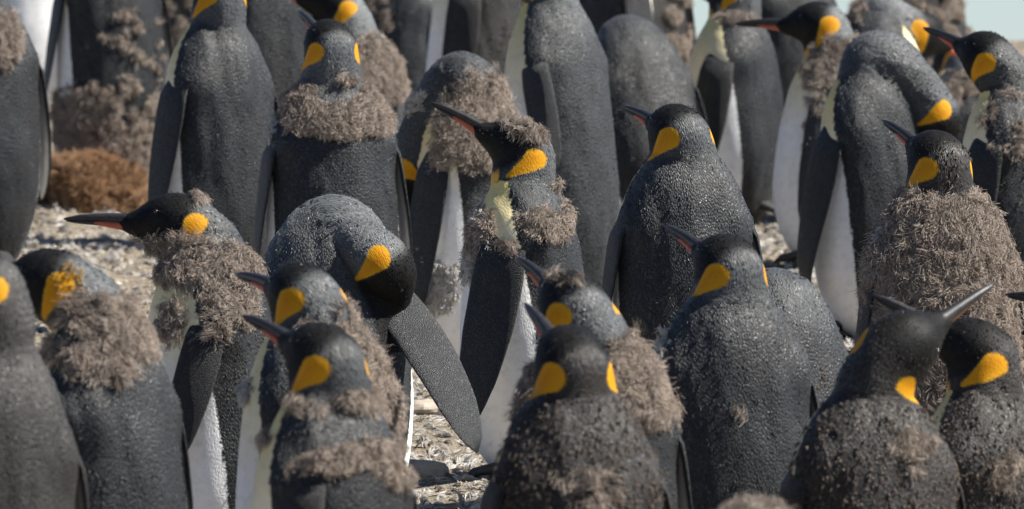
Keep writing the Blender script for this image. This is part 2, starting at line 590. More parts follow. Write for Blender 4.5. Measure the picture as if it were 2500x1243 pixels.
def skin(r, h):
    """surface nets on a sparse grid, then vertices pulled onto the exact surface"""
    pad = .03
    R = np.maximum(r.a, np.maximum(r.bf, r.bb))[:, None]
    lo = np.minimum((r.C - R).min(0), r.H - .13) - pad
    hi = np.maximum((r.C + R).max(0), r.H + .13) + pad
    q = 4
    dims = (np.ceil((hi - lo) / h / q).astype(int) + 1) * q
    cd_ = dims // q
    g = np.stack(np.meshgrid(*[np.arange(c) for c in cd_], indexing='ij'), -1).reshape(-1, 3)
    ctr = lo + (g * q + (q - 1) / 2) * h
    dc = body_sdf(r, ctr)
    D = np.repeat(np.repeat(np.repeat(np.where(dc > 0, 1.0, -1.0).reshape(cd_), q, 0), q, 1), q, 2).astype(np.float32)
    near = g[np.abs(dc) < h * q * 1.25]
    off = np.stack(np.meshgrid(*[np.arange(q)] * 3, indexing='ij'), -1).reshape(-1, 3)
    fi = (near[:, None, :] * q + off[None]).reshape(-1, 3)
    D[fi[:, 0], fi[:, 1], fi[:, 2]] = body_sdf(r, lo + fi * h)
    neg = D < 0
    cnt = sum(neg[i:dims[0] - 1 + i, j:dims[1] - 1 + j, k:dims[2] - 1 + k].astype(np.int8) for i in (0, 1) for j in (0, 1) for k in (0, 1))
    act = (cnt > 0) & (cnt < 8)
    ci = np.argwhere(act)
    vid = np.full(act.shape, -1, np.int32)
    vid[act] = np.arange(len(ci))
    V = lo + (ci + .5) * h
    for _ in range(2):
        e = np.float32(.0012)
        o4 = np.array([[1, -1, -1], [-1, -1, 1], [-1, 1, -1], [1, 1, 1]]) * e
        d4 = np.stack([body_sdf(r, V + o) for o in o4], 1)
        G = d4 @ o4 / (4 * e * e)
        d0 = d4.mean(1)
        gl = np.linalg.norm(G, axis=1) + 1e-6
        V = V - (np.clip(d0 / gl, -h, h) / gl)[:, None] * G
    nrmals = G / gl[:, None]
    faces = []
    for ax in range(3):
        sl0 = [slice(1, d - 1) for d in dims]
        a0 = [slice(1, d - 1) for d in dims]
        a1 = list(a0)
        a0[ax] = slice(0, dims[ax] - 1)
        a1[ax] = slice(1, dims[ax])
        s0, s1 = neg[tuple(a0)], neg[tuple(a1)]
        e = np.argwhere(s0 != s1)
        base = e.copy()
        for o in range(3):
            if o != ax:
                base[:, o] += 1
        inside0 = s0[tuple(e.T)]
        u, v = (ax + 1) % 3, (ax + 2) % 3
        c = []
        for du, dv in ((-1, -1), (0, -1), (0, 0), (-1, 0)):
            p = base.copy()
            p[:, u] += du
            p[:, v] += dv
            c.append(vid[p[:, 0], p[:, 1], p[:, 2]])
        c = np.stack(c, 1)
        c[~inside0] = c[~inside0][:, ::-1]
        faces.append(c)
    F = np.vstack(faces)
    F = F[(F >= 0).all(1)]
    return V, F, nrmals


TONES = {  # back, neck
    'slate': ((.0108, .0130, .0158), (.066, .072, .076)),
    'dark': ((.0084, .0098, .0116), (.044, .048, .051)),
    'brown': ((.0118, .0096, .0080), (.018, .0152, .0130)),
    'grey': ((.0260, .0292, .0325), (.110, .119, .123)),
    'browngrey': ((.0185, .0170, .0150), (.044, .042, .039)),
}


def body_attrs(r, V, tone):
    d, idx, a, b, c = body_sdf(r, V, True)
    Ci, fi, li, Ti = r.C[idx], r.f[idx], r.l[idx], r.T[idx]
    v = V - Ci
    u, wf, q = (v * li).sum(1), (v * fi).sum(1), (v * Ti).sum(1)
    phi = np.abs(np.arctan2(u, wf))
    rad = np.sqrt(u * u + wf * wf)
    step = np.gradient(r.tau)[idx] / (np.gradient(r.arc)[idx] + 1e-6)
    tau = np.clip(r.tau[idx] + np.clip(q, -r.half[idx], r.half[idx]) * step, 0, 2)
    tau = tau.astype(float)
    p0 = np.interp(tau, PHI_T, PHI_0)
    sdw = (p0 - phi) * np.minimum(rad + .02, .16)
    back, neck = (np.array(x) for x in TONES[tone])
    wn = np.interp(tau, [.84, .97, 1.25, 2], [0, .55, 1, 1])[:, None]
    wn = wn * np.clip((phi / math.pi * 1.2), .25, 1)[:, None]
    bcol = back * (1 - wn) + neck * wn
    band = np.clip(1 - (-sdw) / .030, 0, 1)[:, None] ** .7 * np.interp(tau, [0, .2, 1.2, 1.5], [.55, .85, .7, .2])[:, None]
    bcol = bcol * (1 - band) + np.array([.006, .0065, .007]) * band
    wt = np.clip((tau - .62) / .36, 0, 1)[:, None]
    wo = np.clip((tau - 1.0) / .5, 0, 1)[:, None]
    wcol = np.array([.82, .82, .81]) * (1 - wt) + np.array([.68, .54, .13]) * wt
    wcol = wcol * (1 - wo) + np.array([.55, .25, .012]) * wo
    hs = r.hs
    A, Bb, Cc = a / hs, np.abs(b / hs), c / hs
    hd = np.sqrt((A - .02) ** 2 + (Bb) ** 2 + (Cc + .004) ** 2)
    sdh = (.080 - hd) * hs
    sdh = np.minimum(sdh, (A + .050 + .5 * Cc) * hs + .002)
    sdh = np.maximum(sdh, np.minimum(A - .005, Cc + .062) * hs)
    sdh = np.where(hd < .16, sdh, -.05)
    # nape goes from black through grey
    nape = np.clip(1 - (hd - .07) / .03, 0, 1)[:, None] * (tau > .9)[:, None]
    bcol = bcol * (1 - nape * .4) + np.array([.010, .010, .0105]) * nape * .4
    p1, p2 = np.array([-.044, -.004]), np.array([-.014, -.064])
    dd = p2 - p1
    t = np.clip(((A - p1[0]) * dd[0] + (Cc - p1[1]) * dd[1]) / (dd @ dd), 0, 1)
    rr = .0215 * (1 - t) ** 1.3 + .0055
    dist = np.sqrt((A - p1[0] - dd[0] * t) ** 2 + (Cc - p1[1] - dd[1] * t) ** 2) - rr
    sdp = np.minimum(-dist, (Bb - .035) * 1.2) * hs
    sdp = np.minimum(sdp, .103 * 1 - hd)
    pb = np.arctan2(u, -wf)
    fuv = np.stack([pb * np.maximum(.8 * rad + .02, .05), r.arc[idx] + q, np.zeros_like(q)], 1)
    fuv += np.array([r.org[0] * 3.1, r.org[1] * 1.7, 0])
    col = lambda x: np.concatenate([x, np.ones((len(x), 1))], 1)
    bcol = np.asarray(bcol)
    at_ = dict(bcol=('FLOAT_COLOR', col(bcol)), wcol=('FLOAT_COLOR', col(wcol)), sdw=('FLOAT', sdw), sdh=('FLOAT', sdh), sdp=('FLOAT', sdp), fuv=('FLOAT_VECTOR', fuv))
    info = dict(tau=tau, phi=np.degrees(phi), down=-Ti, sdw=sdw, sdh=sdh, sdp=sdp, hd=hd)
    return at_, info


def flipper(r, fl, side, tone, root, fw=1.0):
    """fl: ('hug', phi0, phi1, length, flare) along the body, or ('free', tipx, tipy, away, bulge) reaching out"""
    k = 18
    t = np.linspace(0, 1, k)
    back = np.array(TONES[tone][0])
    if fl[0] == 'hug':
        _, ph0, ph1, ln, flare = fl
        tau = .84 - t * ln / r.tlen
        fi = np.interp(tau, r.tau, np.arange(len(r.tau)))
        i0 = np.clip(fi.astype(int), 0, len(r.tau) - 2)
        fr = (fi - i0)[:, None]
        g = lambda A: A[i0] * (1 - fr) + A[i0 + 1] * fr
        C, f, l = g(r.C), nrm(g(r.f)), nrm(g(r.l))
        ph = np.radians(ph0 + (ph1 - ph0) * t)[:, None]
        ca, sa = np.cos(ph), np.sin(ph) * side
        ra, rf = np.interp(tau, r.tau, r.a)[:, None], np.where(ca > 0, np.interp(tau, r.tau, r.bf)[:, None], np.interp(tau, r.tau, r.bb)[:, None])
        rad = 1 / np.sqrt((sa / ra) ** 2 + (ca / rf) ** 2)
        n = f * ca + l * sa
        P = C + n * (rad + np.interp(t, [0, .12, .5, 1], [-.016, .004, .010, .012])[:, None] + flare * (t ** 1.6)[:, None])
        Tn = nrm(np.gradient(P, axis=0))
        ch = nrm(np.cross(n, Tn))
        n = np.cross(Tn, ch)
        if (n[0] @ (f[0] * ca[0] + l[0] * sa[0])) < 0:
            n = -n
        sc = ln / .36
    else:
        _, tip, nhint, bulge, shp = fl
        i = int(np.argmin(np.abs(r.tau - shp[0])))
        ph = math.radians(shp[1])
        sa, ca = math.sin(ph) * side, math.cos(ph)
        rad = 1 / math.sqrt((sa / r.a[i]) ** 2 + (ca / (r.bf[i] if ca > 0 else r.bb[i])) ** 2)
        P0 = r.C[i] + (r.f[i] * ca + r.l[i] * sa) * (rad - .055)
        P2 = tip - r.org
        nh = cvec(*nhint)
        P1 = (P0 + P2) / 2 + cvec(*bulge[:3]) * bulge[3]
        P = bez([P0, P1, P2], t)
        Tn = nrm(np.gradient(P, axis=0))
        ch = nrm(np.cross(np.broadcast_to(nh, Tn.shape), Tn))
        n = np.cross(Tn, ch)
        if n[0] @ nh < 0:
            n = -n
        sc = np.linalg.norm(P2 - P0) / .38
    wdt = np.interp(t, [0, .08, .25, .5, .75, .9, .97, 1], [.036, .044, .049, .049, .041, .027, .015, .003]) * min(max(sc, .8), 1.25) * fw
    thk = np.interp(t, [0, .1, .5, .9, 1], [.016, .010, .0065, .004, .002])
    V, F = tube(P, wdt, thk, ch, n, n=20)
    # colours: dark outside, white lining inside, thin pale rim on the trailing edge
    th = np.linspace(0, 2 * np.pi, 20, endpoint=False)
    sdw1 = np.concatenate([np.tile(-.012 - .02 * np.sin(th), k), [-.03, -.03]])
    sdw1 = np.where(sdw1 > 0, sdw1, sdw1)
    nv = len(V)
    tt = np.concatenate([np.repeat(t, 20), [0, 1]])
    crs = np.concatenate([np.tile(np.cos(th), k), [0, 0]])
    bc = back * (1.0 - .25 * (np.abs(crs[:, None]) > .8))
    col = lambda x: np.concatenate([x, np.ones((len(x), 1))], 1)
    attrs = dict(bcol=('FLOAT_COLOR', col(bc)), wcol=('FLOAT_COLOR', col(np.tile([[.5, .49, .48]], (nv, 1)))), sdw=('FLOAT', sdw1),
                 sdh=('FLOAT', np.full(nv, -.1)), sdp=('FLOAT', np.full(nv, -.1)),
                 fuv=('FLOAT_VECTOR', np.stack([crs * .085 + 3, tt * .75, tt * 0], 1)))
    return tube_mesh('flipper', V, F, M_PLUME, root, attrs)


def bill(r, root, orange):
    hs, f, u = r.hs, r.fh, r.uh
    t = np.linspace(0, 1, 14)
    L = .150 * hs
    base = r.H + (f * .080 - u * .006) * hs
    dr = .012 * t ** 2.4 * hs
    P = base + f * (L * t)[:, None] - u * (dr + .004 * t * hs)[:, None]
    T = nrm(np.gradient(P, axis=0))
    rr = np.broadcast_to(r.rh, P.shape)
    uu = np.cross(rr, T)
    ra = np.interp(t, [0, .2, .5, .8, 1], [.0160, .0125, .0090, .0066, .0018]) * hs
    rb = np.interp(t, [0, .2, .5, .8, 1], [.0148, .0112, .0088, .0070, .0020]) * hs
    V, F = tube(P, ra, rb, rr, uu, 14)
    o = tube_mesh('bill', V, F, M_BILL, root)
    Pl = P - uu * (np.interp(t, [0, .3, .9, 1], [.0195, .0140, .0070, .004])[:, None] * hs) - T * .004 * hs
    V, F = tube(Pl, ra * .80, rb * .62, rr, uu, 12)
    tube_mesh('lower_mandible', V, F, M_BILL, o)
    tp = np.linspace(-.10, .68, 12)
    Pp = np.stack([np.interp(tp, t, Pl[:, q]) for q in range(3)], 1)
    ex = np.array([.3, .75, 1.0, 1.12, 1.15, 1.12, 1.1, 1.05, .95, .8, .55, .2])
    Pp += np.clip(-tp, 0, 1)[:, None] * -f * L
    V, F = tube(Pp, np.interp(tp, t, ra * .80) + .0026 * hs * ex - .0012, np.interp(tp, t, rb * .62) * ex + .0012, np.broadcast_to(r.rh, Pp.shape), np.broadcast_to(nrm(uu[3]), Pp.shape), 12)
    pl = tube_mesh('mandible_plate', V, F, M_PLATE_ORANGE if orange else M_PLATE, o)
    pl['label'] = 'orange side plate of the lower bill' if orange else 'salmon pink side plate of the lower bill'
    # eyes
    for sd in (-1, 1):
        c = r.H + (f * .040 + r.rh * sd * .0445 + u * .016) * hs
        th, ph = np.meshgrid(np.linspace(0, 2 * np.pi, 8, endpoint=False), np.linspace(.3, 2.8, 5))
        Ve = c + .0058 * hs * np.stack([np.cos(th) * np.sin(ph), np.sin(th) * np.sin(ph), np.cos(ph)], -1).reshape(-1, 3)
        Fe = [[a * 8 + b, a * 8 + (b + 1) % 8, a * 8 + 8 + (b + 1) % 8, a * 8 + 8 + b] for a in range(4) for b in range(8)]
        mesh_obj('eye', Ve, Fe, M_EYE, root)


def foot_and_tail(r, root, sp, yaw):
    F_ = np.array([-math.sin(yaw), math.cos(yaw), 0.0])
    L_ = np.array([math.cos(yaw), math.sin(yaw), 0.0])
    Z = np.array([0, 0, 1.0])
    for sd in (-1, 1):
        Vs, Fs, o = [], [], 0
        for ang in (-.42, 0, .42):
            d = F_ * math.cos(ang) + L_ * math.sin(ang)
            t = np.linspace(0, 1, 7)
            P = L_ * sd * .062 + F_ * .03 + d * (.105 * t)[:, None] + Z * (np.interp(t, [0, .3, .8, 1], [.045, .026, .016, .004]))[:, None]
            V, F = tube(P, np.interp(t, [0, .5, .8, 1], [.019, .014, .012, .003]), np.interp(t, [0, .5, .9, 1], [.017, .011, .010, .003]), np.tile(np.cross(Z, d), (7, 1)) * -1, np.tile(Z, (7, 1)), 8)
            Vs.append(V)
            Fs.append(F + o)
            o += len(V)
        tube_mesh('foot', np.vstack(Vs), np.vstack(Fs), M_FOOT, root)
    t = np.linspace(0, 1, 8)
    P = -F_ * .055 + Z * .075 - F_ * (.15 * t)[:, None] - Z * (.055 * t)[:, None]
    wv = np.interp(t, [0, .3, .8, 1], [.045, .055, .040, .022])
    V, F = tube(P, wv, np.interp(t, [0, 1], [.022, .004]), np.tile(L_, (8, 1)), np.tile(nrm(Z - F_ * .3), (8, 1)), 10)
    tube_mesh('tail', V, F, M_TAIL, root)


# ------------------------------------------------------------------ tufts of feathers
RNG = np.random.default_rng(7)


def tufts(P, Nn, Dn, length, strands, rad, lift=.55, fall=.75, spread=.35, curl=.5, k=5, lump=0.0, fan=.65, root=.03):
    """curled downy feathers rooted at P: each a fan of filaments leaning along Dn and off the skin along Nn;
    lump gathers neighbours into bunches that part outwards"""
    n = len(P)
    ax = Nn * lift + Dn * fall + RNG.normal(0, .22, (n, 3))
    P = P.copy()
    if lump > 0 and n > 12:
        ce = P[RNG.choice(n, max(2, n // 26), replace=False)]
        near = np.zeros(n, int)
        bd = np.full(n, 9.0)
        for i in range(len(ce)):
            d = ((P - ce[i]) ** 2).sum(1)
            m = d < bd
            bd[m], near[m] = d[m], i
        out = P - ce[near]
        dist = np.sqrt(bd)
        ax = ax + nrm(out) * (lump * np.clip(dist / .018, 0, 1))[:, None] * 1.1
        P += Nn * (.011 * lump * np.clip(1 - (dist / .022) ** 2, 0, 1))[:, None]
    ax = nrm(ax)
    sv = RNG.normal(0, 1, (n, 3)) + np.cross(ax, Nn) * 1.6
    sv = nrm(sv - ax * (sv * ax).sum(1)[:, None])
    up = np.cross(ax, sv)
    up *= np.where((up * Nn).sum(1) > 0, 1, -1)[:, None]
    ln = length * RNG.uniform(.6, 1.25, n)
    cu = curl * RNG.uniform(-1.15, .25, n)
    rp = lambda x: np.repeat(x, strands, 0)
    m = n * strands
    th = np.tile(np.linspace(-1, 1, strands), n) * fan + RNG.normal(0, spread * .45, m)
    L = (rp(ln) * (1 - .22 * np.abs(th)) * RNG.uniform(.75, 1.08, m))[:, None, None]
    t = np.linspace(0, 1, k)[None, :, None]
    c, s_ = np.cos(th)[:, None, None], np.sin(th)[:, None, None]
    A, B, U = rp(ax)[:, None, :], rp(sv)[:, None, :], rp(up)[:, None, :]
    wob = RNG.normal(0, spread * .3, (m, 1, 3))
    X = rp(P - Nn * .003)[:, None, :] + RNG.normal(0, length * root, (m, 1, 3)) + A * (L * t * c * (1 - .30 * t ** 2)) + B * (L * s_ * (t - .42 * t ** 2.5)) + U * (L * rp(cu)[:, None, None] * t ** 2) + wob * L * t ** 1.6
    rr = rad * np.interp(np.linspace(0, 1, k), [0, .25, .6, .8, 1], [.8, 1, 1, .8, .3])[None, :] * RNG.uniform(.7, 1.25, (m, 1))
    return X, rr


def pick_vertices(V, Nn, info, org, reg, h):
    if reg[0] == 'e':
        _, cx, cy, rx, ry, rot, dens = reg[:7]
        px, py = to_px(V + org)
        c, s_ = math.cos(math.radians(rot)), math.sin(math.radians(rot))
        dx, dy = px - cx, py - cy
        e = ((dx * c + dy * s_) / rx) ** 2 + ((-dx * s_ + dy * c) / ry) ** 2
        view = nrm(CAM - (V + org))
        m = (e < RNG.uniform(.55, 1.25, len(V))) & ((Nn * view).sum(1) > -.15)
    else:
        _, t0, t1, ph, dens = reg[:5]
        m = (info['tau'] > t0 + RNG.normal(0, .02, len(V))) & (info['tau'] < t1 + RNG.normal(0, .012, len(V))) & (info['phi'] > ph + RNG.normal(0, 5, len(V))) & (info['sdp'] < -.004)
    if dens < 5500:                             # thin cover breaks up into separate bunches
        q = V * 24 + org * 9
        g = hash_noise(q[:, 0] + .35 * q[:, 1], q[:, 2] + .35 * q[:, 1], 17)
        m &= g > .52
        dens = dens * 2.6
    i = np.where(m)[0]
    if not len(i):
        return i
    want = dens * h * h * (1.0 if reg[-1] == 'velvet' else 2.1)     # tufts per vertex, may pass one
    return np.repeat(i, RNG.poisson(want, len(i)))


PENGUINS = []


def penguin(label, **sp):
    r = make_rig(sp)
    tone = sp.get('tone', 'slate')
    root = bpy.data.objects.new('king_penguin', None)
    root.empty_display_size = .1
    root.location = r.org
    link(root)
    root['label'] = label
    root['category'] = 'penguin'
    root['group'] = 'king penguins crowded on the slope'
    h = .0062 if sp['s'] > 930 else .0078
    V, F, Nn = skin(r, h)
    attrs, info = body_attrs(r, V, tone)
    deg = np.bincount(F.ravel(), minlength=len(V)) + 1e-6

    def relax(x, it):
        for _ in range(it):
            x = np.bincount(F.ravel(), weights=np.repeat(x[F].mean(1), 4), minlength=len(V)) / deg
        return x
    attrs['fuv'][1][:, 1] = relax(attrs['fuv'][1][:, 1], 8)
    keep_ = np.clip((info['hd'] - .085) / .03, 0, 1)[:, None]      # even out the flanks, leave the head crisp
    V = V * (1 - keep_) + np.stack([relax(V[:, c_], 14) for c_ in range(3)], 1) * keep_
    for c_ in range(3):
        attrs['bcol'][1][:, c_] = relax(attrs['bcol'][1][:, c_], 4)
    fu = attrs['fuv'][1]
    fold = (hash_noise(fu[:, 0] * 26, fu[:, 1] * 9, 3) - .5) * .0075 + (hash_noise(fu[:, 0] * 60, fu[:, 1] * 22, 8) - .5) * .0022
    V = V + Nn * (fold * np.clip((info['hd'] - .08) / .03, .15, 1) * np.where(info['sdw'] > 0, .45, 1.0))[:, None]
    mesh_obj('body', V, F, M_PLUME, root, True, attrs)
    for side, key in ((-1, 'fl'), (1, 'fr')):
        fl = sp.get(key, ('hug', 94, 82, .39, .022))
        if fl:
            flipper(r, fl, side, tone, root, sp.get('fw', 1.0))
    bill(r, root, sp.get('orange', False))
    foot_and_tail(r, root, sp, math.radians(sp.get('yaw', 0)))
    mats = {'down': M_DOWN, 'velvet': M_VELVET, 'pale': M_PALE, 'yellow': M_YELLOW, 'nap': M_NAP}
    names = {'down': 'moult_down', 'velvet': 'old_brown_feathers', 'pale': 'pale_down', 'yellow': 'yellow_down', 'nap': 'head_nap'}
    acc = {}
    nap = [('nap',)] if sp['s'] > 930 else []
    for reg in list(sp.get('moult', ())) + nap:
        kind = reg[-1] if isinstance(reg[-1], str) else 'down'
        nums = [q for q in reg if not isinstance(q, str)]
        if kind == 'nap':
            i = np.where((info['sdh'] > .002) & (info['sdp'] < -.003))[0]
            i = np.concatenate([i, i])
        else:
            i = pick_vertices(V, Nn, info, r.org, reg, h)
        if not len(i):
            continue
        Vj = V[i] + RNG.normal(0, h * .35, (len(i), 3))
        if kind == 'velvet':
            X = tufts(Vj, Nn[i], info['down'][i], .013, 9, .00055, .5, .8, .30, .35, fan=.35)
        elif kind == 'nap':
            X = tufts(Vj, Nn[i], np.tile(-r.fh, (len(i), 1)), .006, 4, .00045, .22, 1.0, .3, .15, fan=.3)
        elif kind == 'pale':
            X = tufts(Vj, Nn[i], info['down'][i], .030, 14, .0008, .5, .9, .35, .4, lump=.6)
        elif kind == 'yellow':
            X = tufts(Vj, Nn[i], info['down'][i], .012, 10, .0006, .8, .4, .5, .4)
        else:
            X = tufts(Vj, Nn[i], info['down'][i], sp.get('tuft', .030) * .72, 20, .00038, lift=.45, fall=.95, spread=.55, curl=1.1, lump=1.0, fan=.13, root=.20, k=6)
        acc.setdefault(kind, []).append(X)
    for kind, xs in acc.items():
        o = curves_obj(names[kind], np.vstack([x[0] for x in xs]), np.vstack([x[1] for x in xs]), mats[kind], root)
        o['kind'] = 'stuff'
    # the small overlapping feathers of back, neck, head and ear patch, lying tailwards
    keep = np.where((info['sdw'] < -.004) & (info['sdp'] < -.003) & (info['sdh'] < 0))[0]
    keep = keep[RNG.uniform(0, 1, len(keep)) < .16]
    n = len(keep)
    hd_ = (info['hd'][keep] < .088)[:, None]
    dn = np.where(hd_, -r.fh[None, :], info['down'][keep])
    Nk = Nn[keep]
    dn = nrm(dn - Nk * (dn * Nk).sum(1)[:, None] + RNG.normal(0, .16, (n, 3)))
    Lk = np.where(hd_, .0038, .0066) * RNG.uniform(.7, 1.25, (n, 1))
    Vk = V[keep] + RNG.normal(0, .0028, (n, 3))
    Vk -= Nk * ((Vk - V[keep]) * Nk).sum(1)[:, None]
    rise = RNG.uniform(.04, .12, (n, 1))
    X = np.stack([Vk - Nk * .0006, Vk + dn * Lk * .45 + Nk * Lk * rise * .75, Vk + dn * Lk + Nk * Lk * rise * .9], 1)
    R = np.where(hd_, .0007, .00095) * np.array([[1.0, 1.0, .35]]) * RNG.uniform(.8, 1.15, (n, 1))
    tint = attrs['bcol'][1][keep, :3]
    tint = np.where((info['sdh'][keep] > 0)[:, None], np.array([.0085, .0082, .0082]), tint)
    edge_ = np.clip(info['sdp'][keep] / .022, 0, 1)[:, None]
    tint = np.where((info['sdp'][keep] > 0)[:, None], np.array([.56, .34, .03]) * (1 - edge_) + np.array([.55, .22, .004]) * edge_, tint)
    amp = np.where((info['sdp'][keep] > 0)[:, None], .15, .35)
    tint = tint * np.exp(RNG.normal(0, 1, (n, 1)) * amp)
    tint = np.where((RNG.uniform(0, 1, (n, 1)) < .05) & (info['sdp'][keep] < 0)[:, None], tint * 5 + .02, tint)  # a few strands coloured far brighter, as white flecks and tiny glints
    o = curves_obj('contour_feathers', X, R, M_CONTOUR, root)
    ta = o.data.attributes.new('tint', 'FLOAT_COLOR', 'CURVE')
    ta.data.foreach_set('color', np.concatenate([tint, np.ones((n, 1))], 1).astype(np.float32).ravel())
    o['kind'] = 'stuff'
    # small pale bits of feather caught in the plumage, also painted glints of sun
    nf = int(sp.get('flecks', 90) * 1.8)
    cand = np.where((info['phi'] > 80) & (info['sdp'] < -.01))[0]
    if nf and len(cand):
        i = RNG.choice(cand, nf)
        X, rr = tufts(V[i], Nn[i], info['down'][i], .006, 3, .0006, .7, .6, .5, .6)
        o = curves_obj('feather_and_glint_flecks', X, rr, M_FLECK, root)
        o['kind'] = 'stuff'
    PENGUINS.append((root, r))
    return root, r


# ------------------------------------------------------------------ the penguins, far to near
penguin('blurred pale fronted penguin glimpsed behind the left edge penguin', s=775, bx=70, neck=(70, -160), head=(70, -240), bill=(.5, .1, -.7), yaw=150, tone='grey', flecks=10)
penguin('blurred grey penguin in the gap behind the downy lower back at top left', s=770, bx=425, neck=(425, -160), head=(430, -240), bill=(.5, .1, .7), yaw=-30, tone='browngrey', flecks=10, moult=[('t', .3, .98, 80, 4000)])
penguin('blurred brown penguin at the top edge behind the brown collared penguin', s=772, bx=790, neck=(790, -160), head=(790, -240), bill=(-.5, .1, .7), yaw=20, tone='browngrey', flecks=10, moult=[('t', .2, .98, 60, 5000)])
penguin('blurred dark penguin in the gap between two left facing pale fronted birds', s=815, bx=1925, neck=(1925, -60), head=(1920, -140), bill=(-.7, .1, .6), yaw=35, tone='dark', flecks=10)
penguin('blurred grey penguin filling the gap left of the right edge black head', s=845, bx=2375, neck=(2362, 215), head=(2335, 150, .1), bill=(-.6, -.2, .7), yaw=30, tone='slate', flecks=10, moult=[('t', .5, .95, 90, 3000)])
penguin('blurred dark penguin in the gap left of the tall top centre penguin', s=768, bx=1275, neck=(1275, -160), head=(1275, -240), bill=(.5, .1, .7), yaw=-20, tone='dark', flecks=10)
penguin('far brown moulting penguin against the sky behind the orange patched heads', s=790, bx=2250, neck=(2235, -110), head=(2215, -190), bill=(-.9, .1, .2), yaw=60, tone='browngrey', wid=1.0, flecks=20,
        moult=[('t', .15, 1.05, 75, 5000)], tuft=.028)
penguin('far brown moulting penguin beside the small gap of sky near the top', s=800, bx=1552, neck=(1550, -130), head=(1550, -210), bill=(-.6, .1, .6), yaw=20, tone='browngrey', flecks=20,
        moult=[('t', .2, 1.05, 60, 5000)], tuft=.028)
penguin('far blurred dark penguin with pale breast, partly hidden by a bent back', s=805, bx=1480, neck=(1480, -130), head=(1480, -210), bill=(.7, .1, .6), yaw=-50, tone='slate', flecks=20)
penguin('far blurred grey moulting penguin at the top edge left of a white belly', s=820, bx=975, neck=(985, -60), head=(1020, -130), bill=(.6, .0, .7), yaw=-30, tone='grey', flecks=30,
        moult=[('e', 905, 60, 45, 90, 0, 6000)])
penguin('white bellied penguin facing left at the top edge behind the preening fluffy back', s=845, bx=1165, neck=(1165, -130), head=(1150, -210), bill=(-.9, .1, .2), yaw=72, tone='browngrey', flecks=60,
        moult=[('t', .1, .9, 110, 2500, 'velvet')])
penguin('penguin facing away at top left with brown down all over its lower back', s=850, bx=270, neck=(265, -140), head=(255, -220), bill=(-.7, .1, .6), yaw=32, tone='dark', fl=('hug', 80, 70, .36, .03), flecks=110,
        moult=[('e', 205, 300, 88, 95, 0, 9500), ('e', 320, 250, 75, 75, 0, 4500), ('e', 320, 370, 75, 80, 0, 6500), ('e', 320, 110, 70, 100, 0, 2200)])
penguin('grey backed penguin standing between two sharper penguins, cut by the top edge', s=885, bx=632, neck=(630, -110), head=(630, -190), bill=(-.5, .2, .8), yaw=10, tone='slate', flecks=150)
penguin('grey necked penguin turned right with a small round orange patch', s=862, bx=2130, neck=(2140, 55), head=(2248, 78), bill=(.72, -.25, .5), yaw=-55, tone='grey', flecks=40,
        moult=[('e', 2050, 20, 60, 40, 0, 4000)])
penguin('white fronted penguin facing left with its dark flipper held out, near the gap of sky', s=872, bx=1790, neck=(1790, 62), head=(1785, -28), bill=(-.8, .1, .5), yaw=76, tone='slate', fl=('hug', 84, 70, .40, .06), flecks=60,
        moult=[('e', 1800, 40, 50, 18, 0, 6000)])
penguin('dark penguin bent forward with a rounded back below the top edge', s=885, bx=1600, neck=(1545, 130, .10), head=(1470, 190, .32), bill=(-.5, -.7, .5), up=(-.5, .5, .6), broad=.5, yaw=25, tone='dark', fl=('hug', 80, 60, .40, .10), flecks=30)
penguin('moulting penguin behind the brown collared one, orange throat showing above its head', s=895, bx=905, neck=(860, 95), head=(820, 10), bill=(-.9, .3, .1), yaw=70, tone='grey', flecks=40,
        moult=[('e', 920, 170, 60, 90, -30, 8000)])
penguin('penguin in profile facing left with long grey bill and yellow breast', s=905, bx=2020, neck=(2030, 160), head=(1998, 56), tip=(1800, 55), yaw=76, tone='grey', fl=('hug', 98, 84, .42, .03), flecks=40,
        moult=[('e', 2080, 125, 90, 35, 5, 7000), ('e', 2000, 180, 40, 45, 0, 7000), ('e', 1990, 290, 22, 90, 5, 4000)])
penguin('speckled dark penguin cut off by the left edge, brown fluff at its shoulder', s=915, bx=-48, neck=(-45, 30), head=(-60, -60), bill=(-.8, .2, .5), yaw=25, tone='slate', flecks=260,
        moult=[('e', 15, 95, 35, 70, 0, 9000)])
penguin('tall grey penguin at top centre with yellow edged breast and folded flipper', s=945, bx=1385, neck=(1345, 20), head=(1318, -62), bill=(-.85, .1, .4), yaw=56, tone='grey', fl=('hug', 100, 118, .30, .035), flecks=140)
penguin('bowing penguin with arched grey neck, orange patch hanging low at the right', s=960, bx=2130, neck=(2125, 225, .0), head=(2292, 300, .02), bill=(.10, -.95, .2), up=(.9, .1, .2), arr=(.3, -.9, .2), bend=1.1, nr=1.08, broad=.25, yaw=48, tone='slate', fl=('hug', 84, 62, .44, .05), flecks=40)
penguin('glossy dark slate penguin facing away at top left, head cut by the top edge', s=962, bx=520, neck=(530, 78), head=(532, -18), bill=(-.5, .2, .8), yaw=42, tone='slate', flecks=200)
penguin('black headed penguin in profile at the right edge with a mottled orange patch', s=985, bx=2470, neck=(2475, 235), head=(2412, 135), tip=(2268, 64), yaw=55, tone='dark', flecks=90,
        moult=[('e', 2460, 300, 60, 80, 0, 2500), ('t', .4, .95, 120, 2500, 'velvet')])
